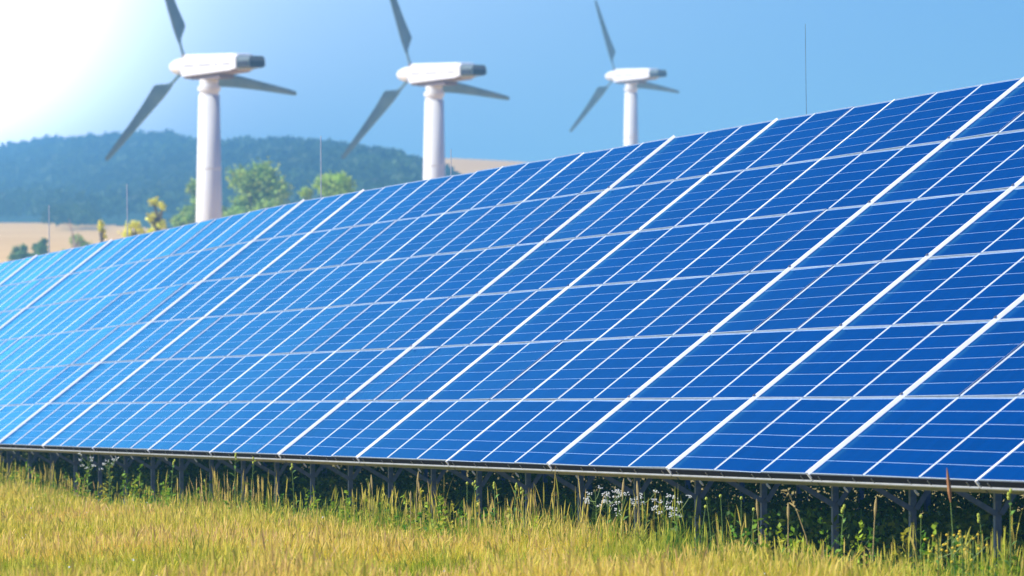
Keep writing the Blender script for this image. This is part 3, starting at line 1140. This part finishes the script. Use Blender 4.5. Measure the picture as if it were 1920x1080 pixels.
def leaf(b, p, ang, L, w, rise):
    d = Vector((math.cos(ang), math.sin(ang), rise)).normalized()
    s = d.cross(Vector((0, 0, 1))).normalized() * w
    p = Vector(p)
    q = p + d * L * 0.5 + Vector((0, 0, L * 0.08))
    e = p + d * L - Vector((0, 0, L * 0.12))
    th = Vector((0, 0, -0.0015))
    b.add([p, q + s, e, q - s, p + th, q + s + th, e + th, q - s + th],
          [(0, 1, 2, 3), (7, 6, 5, 4), (0, 4, 5, 1), (1, 5, 6, 2), (2, 6, 7, 3), (3, 7, 4, 0)])


def plant(kind, px, lat, ytop, label, cat, group, seed, tilt=0.0):
    rnd = random.Random(seed)
    p = on_row(px, lat)
    h = (540 - ytop) / FPX * p.y + CAM_Z - p.z
    t = empty(kind, p)
    tag(t, label, cat, group)
    top = Vector((tilt * h, 0, h))

    def along(f):
        return Vector((tilt * h * f * f, 0.01 * math.sin(f * 5 + seed), h * f))
    dry = kind in ('dry_reed', 'dry_stalk')
    MB().tube([along(f) - (Vector((0, 0, .03)) if f == 0 else Vector()) for f in (0, .25, .5, .75, .97)], [0.006, 0.0055, 0.005, 0.004, 0.003], 5).build(
        'stem', M_STRAW if dry else M_STEM, t)
    if kind == 'leafy_weed':
        for k in range(9):
            f = 0.15 + 0.8 * k / 9
            b = MB()
            leaf(b, along(f), rnd.uniform(0, 6.28), rnd.uniform(.07, .14) * (1.2 - f * .6), .014, rnd.uniform(.5, 1.0))
            b.build('leaf', M_GLEAF, t)
        for k in range(3):
            c = along(0.93 + 0.03 * k) + Vector((rnd.uniform(-.015, .015), 0, 0))
            MB().add(*ell(c, (.011, .011, .018))).build('bud', M_LIME, t)
    elif kind == 'white_umbel':
        for k in range(8):
            f = rnd.uniform(0.62, 0.85)
            e = along(f) + Vector((rnd.uniform(-.11, .11), rnd.uniform(-.1, .1), rnd.uniform(0.03, 0.14)))
            e.z = min(e.z, h)
            st = MB().tube([along(f), (along(f) + e) / 2 + Vector((0, 0, -.01)), e], [.004, .003, .002], 4).build('flower_stalk', M_STEM, t)
            b = MB()
            for q in range(9):
                b.add(*ell(e + Vector((rnd.uniform(-.026, .026), rnd.uniform(-.026, .026), rnd.uniform(-.006, .02))), (.0068, .0068, .006), 5, 3))
            b.build('flower_head', M_WHITE, st)
        for k in range(6):
            b = MB()
            leaf(b, along(rnd.uniform(.15, .7)), rnd.uniform(0, 6.28), rnd.uniform(.08, .15), .018, rnd.uniform(.2, .8))
            b.build('leaf', M_GLEAF, t)
    elif kind == 'yellow_flower_plant':
        for k in range(7):
            f = rnd.uniform(0.5, 0.85)
            e = along(f) + Vector((rnd.uniform(-.12, .12), rnd.uniform(-.1, .1), rnd.uniform(0.02, 0.12)))
            e.z = min(e.z, h)
            st = MB().tube([along(f), e], [.0035, .002], 4).build('flower_stalk', M_STEM, t)
            b = MB()
            b.add(*ell(e, (.011, .011, .009), 6, 4))
            b.build('flower_head', M_YELL, st)
        for k in range(5):
            b = MB()
            leaf(b, along(rnd.uniform(.1, .6)), rnd.uniform(0, 6.28), rnd.uniform(.07, .12), .012, rnd.uniform(.4, .9))
            b.build('leaf', M_GLEAF, t)
    elif kind == 'bud_stalk':
        MB().add(*ell(along(1.0), (.013, .013, .015))).build('bud', M_LIME, t)
        for k in range(4):
            b = MB()
            leaf(b, along(.2 + .15 * k), rnd.uniform(0, 6.28), rnd.uniform(.06, .11), .010, .8)
            b.build('leaf', M_GLEAF, t)
    elif kind == 'reed':
        b = MB()
        a0, a1 = along(0.76), along(1.02)
        b.tube([a0, a0.lerp(a1, .3), a0.lerp(a1, .65), a1], [.005, .015, .013, .002], 8).build('seed_head', M_RUST, t)
    elif kind == 'dry_stalk':
        b = MB()
        a0, a1 = along(0.80), along(1.02)
        b.tube([a0, a0.lerp(a1, .35), a0.lerp(a1, .7), a1], [.005, .011, .010, .002], 6).build('seed_head', M_STRAW, t)
        b = MB()
        leaf(b, along(.35), rnd.uniform(0, 6.28), .14, .006, 1.2)
        b.build('leaf', M_STRAW, t)
    elif kind == 'dry_reed':
        for k in range(8):
            f = 0.78 + 0.22 * k / 8
            b = MB()
            e = along(f)
            b.tube([e, e + Vector((rnd.uniform(-.05, .03), rnd.uniform(-.03, .03), rnd.uniform(-.02, .05)))], [.009, .004], 5).build('seed_head', M_STRAW, t)
    return t


PG = 'single plants along the lower edge of the panels'
plant('reed', 1791, -0.55, 882, 'lone reed with rust-brown spike before the right panel edge', 'reed', None, 1, -0.06)
plant('dry_reed', 1524, -0.30, 915, 'long dry drooping straw stalk, left of the lone reed', 'dry stalk', None, 2, -0.28)
for k, (px, yt) in enumerate(((1120, 915), (1140, 918), (1165, 922))):
    plant('white_umbel', px, -0.25 - 0.05 * k, yt, ['leftmost', 'middle', 'rightmost'][k] + ' stem of the left cluster of small white flowers', 'white flowers', PG, 20 + k, 0.03 * (k - 1))
for k, (px, yt) in enumerate(((1212, 918), (1245, 926), (1268, 932))):
    plant('white_umbel', px, -0.15 - 0.05 * k, yt, ['leftmost', 'middle', 'rightmost'][k] + ' stem of the right cluster of small white flowers', 'white flowers', PG, 30 + k, 0.03 * (k - 1))
for k, (px, yt) in enumerate(((165, 852), (205, 858))):
    plant('white_umbel', px, -0.5, yt, ['white-flowered weed at far left below the panel edge', 'white-flowered weed just right of the far left one'][k], 'white flowers', PG, 40 + k)
for k, (px, yt) in enumerate(((1760, 1004), (1785, 996), (1805, 1000), (1825, 1010))):
    plant('yellow_flower_plant', px, -0.75, yt, ORD[k] + ' from left in the clump of yellow flowers at bottom right', 'yellow flowers', PG, 50 + k)
for k, (px, yt) in enumerate(((1336, 935), (1357, 930), (1390, 934), (1408, 955), (1313, 950))):
    plant('bud_stalk', px, -0.3, yt, ['second', 'third', 'fourth', 'rightmost', 'leftmost'][k] + ' of the lime-budded stalks right of the white flowers', 'budded weed', PG, 60 + k, 0.04 * (k - 2))
plant('bud_stalk', 876, -0.25, 906, 'lone lime-budded stalk at the picture centre, left of two leafy weeds', 'budded weed', PG, 66)
plant('bud_stalk', 1727, -0.45, 968, 'yellow-budded stalk left of the lone reed', 'budded weed', PG, 67)
for k, (px, yt, lab) in enumerate(((895, 902, 'tall leafy weed just left of the picture centre'), (928, 905, 'leafy weed with forked stem at the picture centre'),
                                   (962, 907, 'bright green leafy weed right of the forked one'), (985, 915, 'small leafy weed beside a bright green one'),
                                   (441, 850, 'tall leafy weed crossing the panel edge at left'), (470, 858, 'second tall leafy weed crossing the panel edge at left'),
                                   (553, 870, 'leafy weed between the two crossing weeds and the picture centre'), (50, 870, 'slim leafy weed at the far left edge'),
                                   (1575, 948, 'grey-green leafy weed right of the long dry stalk'), (1845, 965, 'sparse leafy weed right of the lone reed'),
                                   (1895, 918, 'tall thin weed at the right picture edge'), (320, 862, 'leafy weed below the panels left of the tall pair'))):
    plant('leafy_weed', px, -0.35, yt, lab, 'weed', PG, 70 + k, 0.05 * ((k % 3) - 1))
for k, (px, yt, lab) in enumerate(((701, 892, 'tall dry seed stalk standing apart, left of the straw tuft'), (693, 906, 'lower dry seed stalk of the lone pair left of the straw tuft'),
                                   (779, 886, 'tallest dry seed stalk of the straw tuft left of centre'), (790, 905, 'dry seed stalk right of the tallest in the straw tuft'),
                                   (770, 922, 'short dry seed stalk on the left of the straw tuft'), (1163, 900, 'dry seed stalk above the left white flowers'),
                                   (1201, 905, 'dry seed stalk between the two white flower clusters'), (1478, 945, 'dry leaning stalk left of the long dry one'),
                                   (1636, 935, 'straight dry seed stalk between the drooping straw and the reed'), (1425, 938, 'dry seed stalk right of the lime-budded stalks'))):
    plant('dry_stalk', px, -0.3, yt, lab, 'dry stalk', PG, 90 + k, 0.04 * ((k % 3) - 1))

# ------------------------------------------------------------------ summer haze
hz = MB().box((-3050, -140, -40), (3050, 5600, 112)).build('haze', M_DARK)
hz.data.materials.clear()
mh_ = bpy.data.materials.new('summer_haze')
mh_.use_nodes = True
mh_.node_tree.nodes.clear()
ho_ = mh_.node_tree.nodes.new('ShaderNodeOutputMaterial')
hv_ = mh_.node_tree.nodes.new('ShaderNodeVolumePrincipled')
hv_.inputs['Color'].default_value = (0.21, 0.60, 1.0, 1)
hv_.inputs['Density'].default_value = 0.00043
hv_.inputs['Anisotropy'].default_value = 0.2
mh_.node_tree.links.new(hv_.outputs[0], ho_.inputs['Volume'])
hz.data.materials.append(mh_)
tag(hz, 'thin pale blue summer haze over the valley', 'haze', kind='stuff')
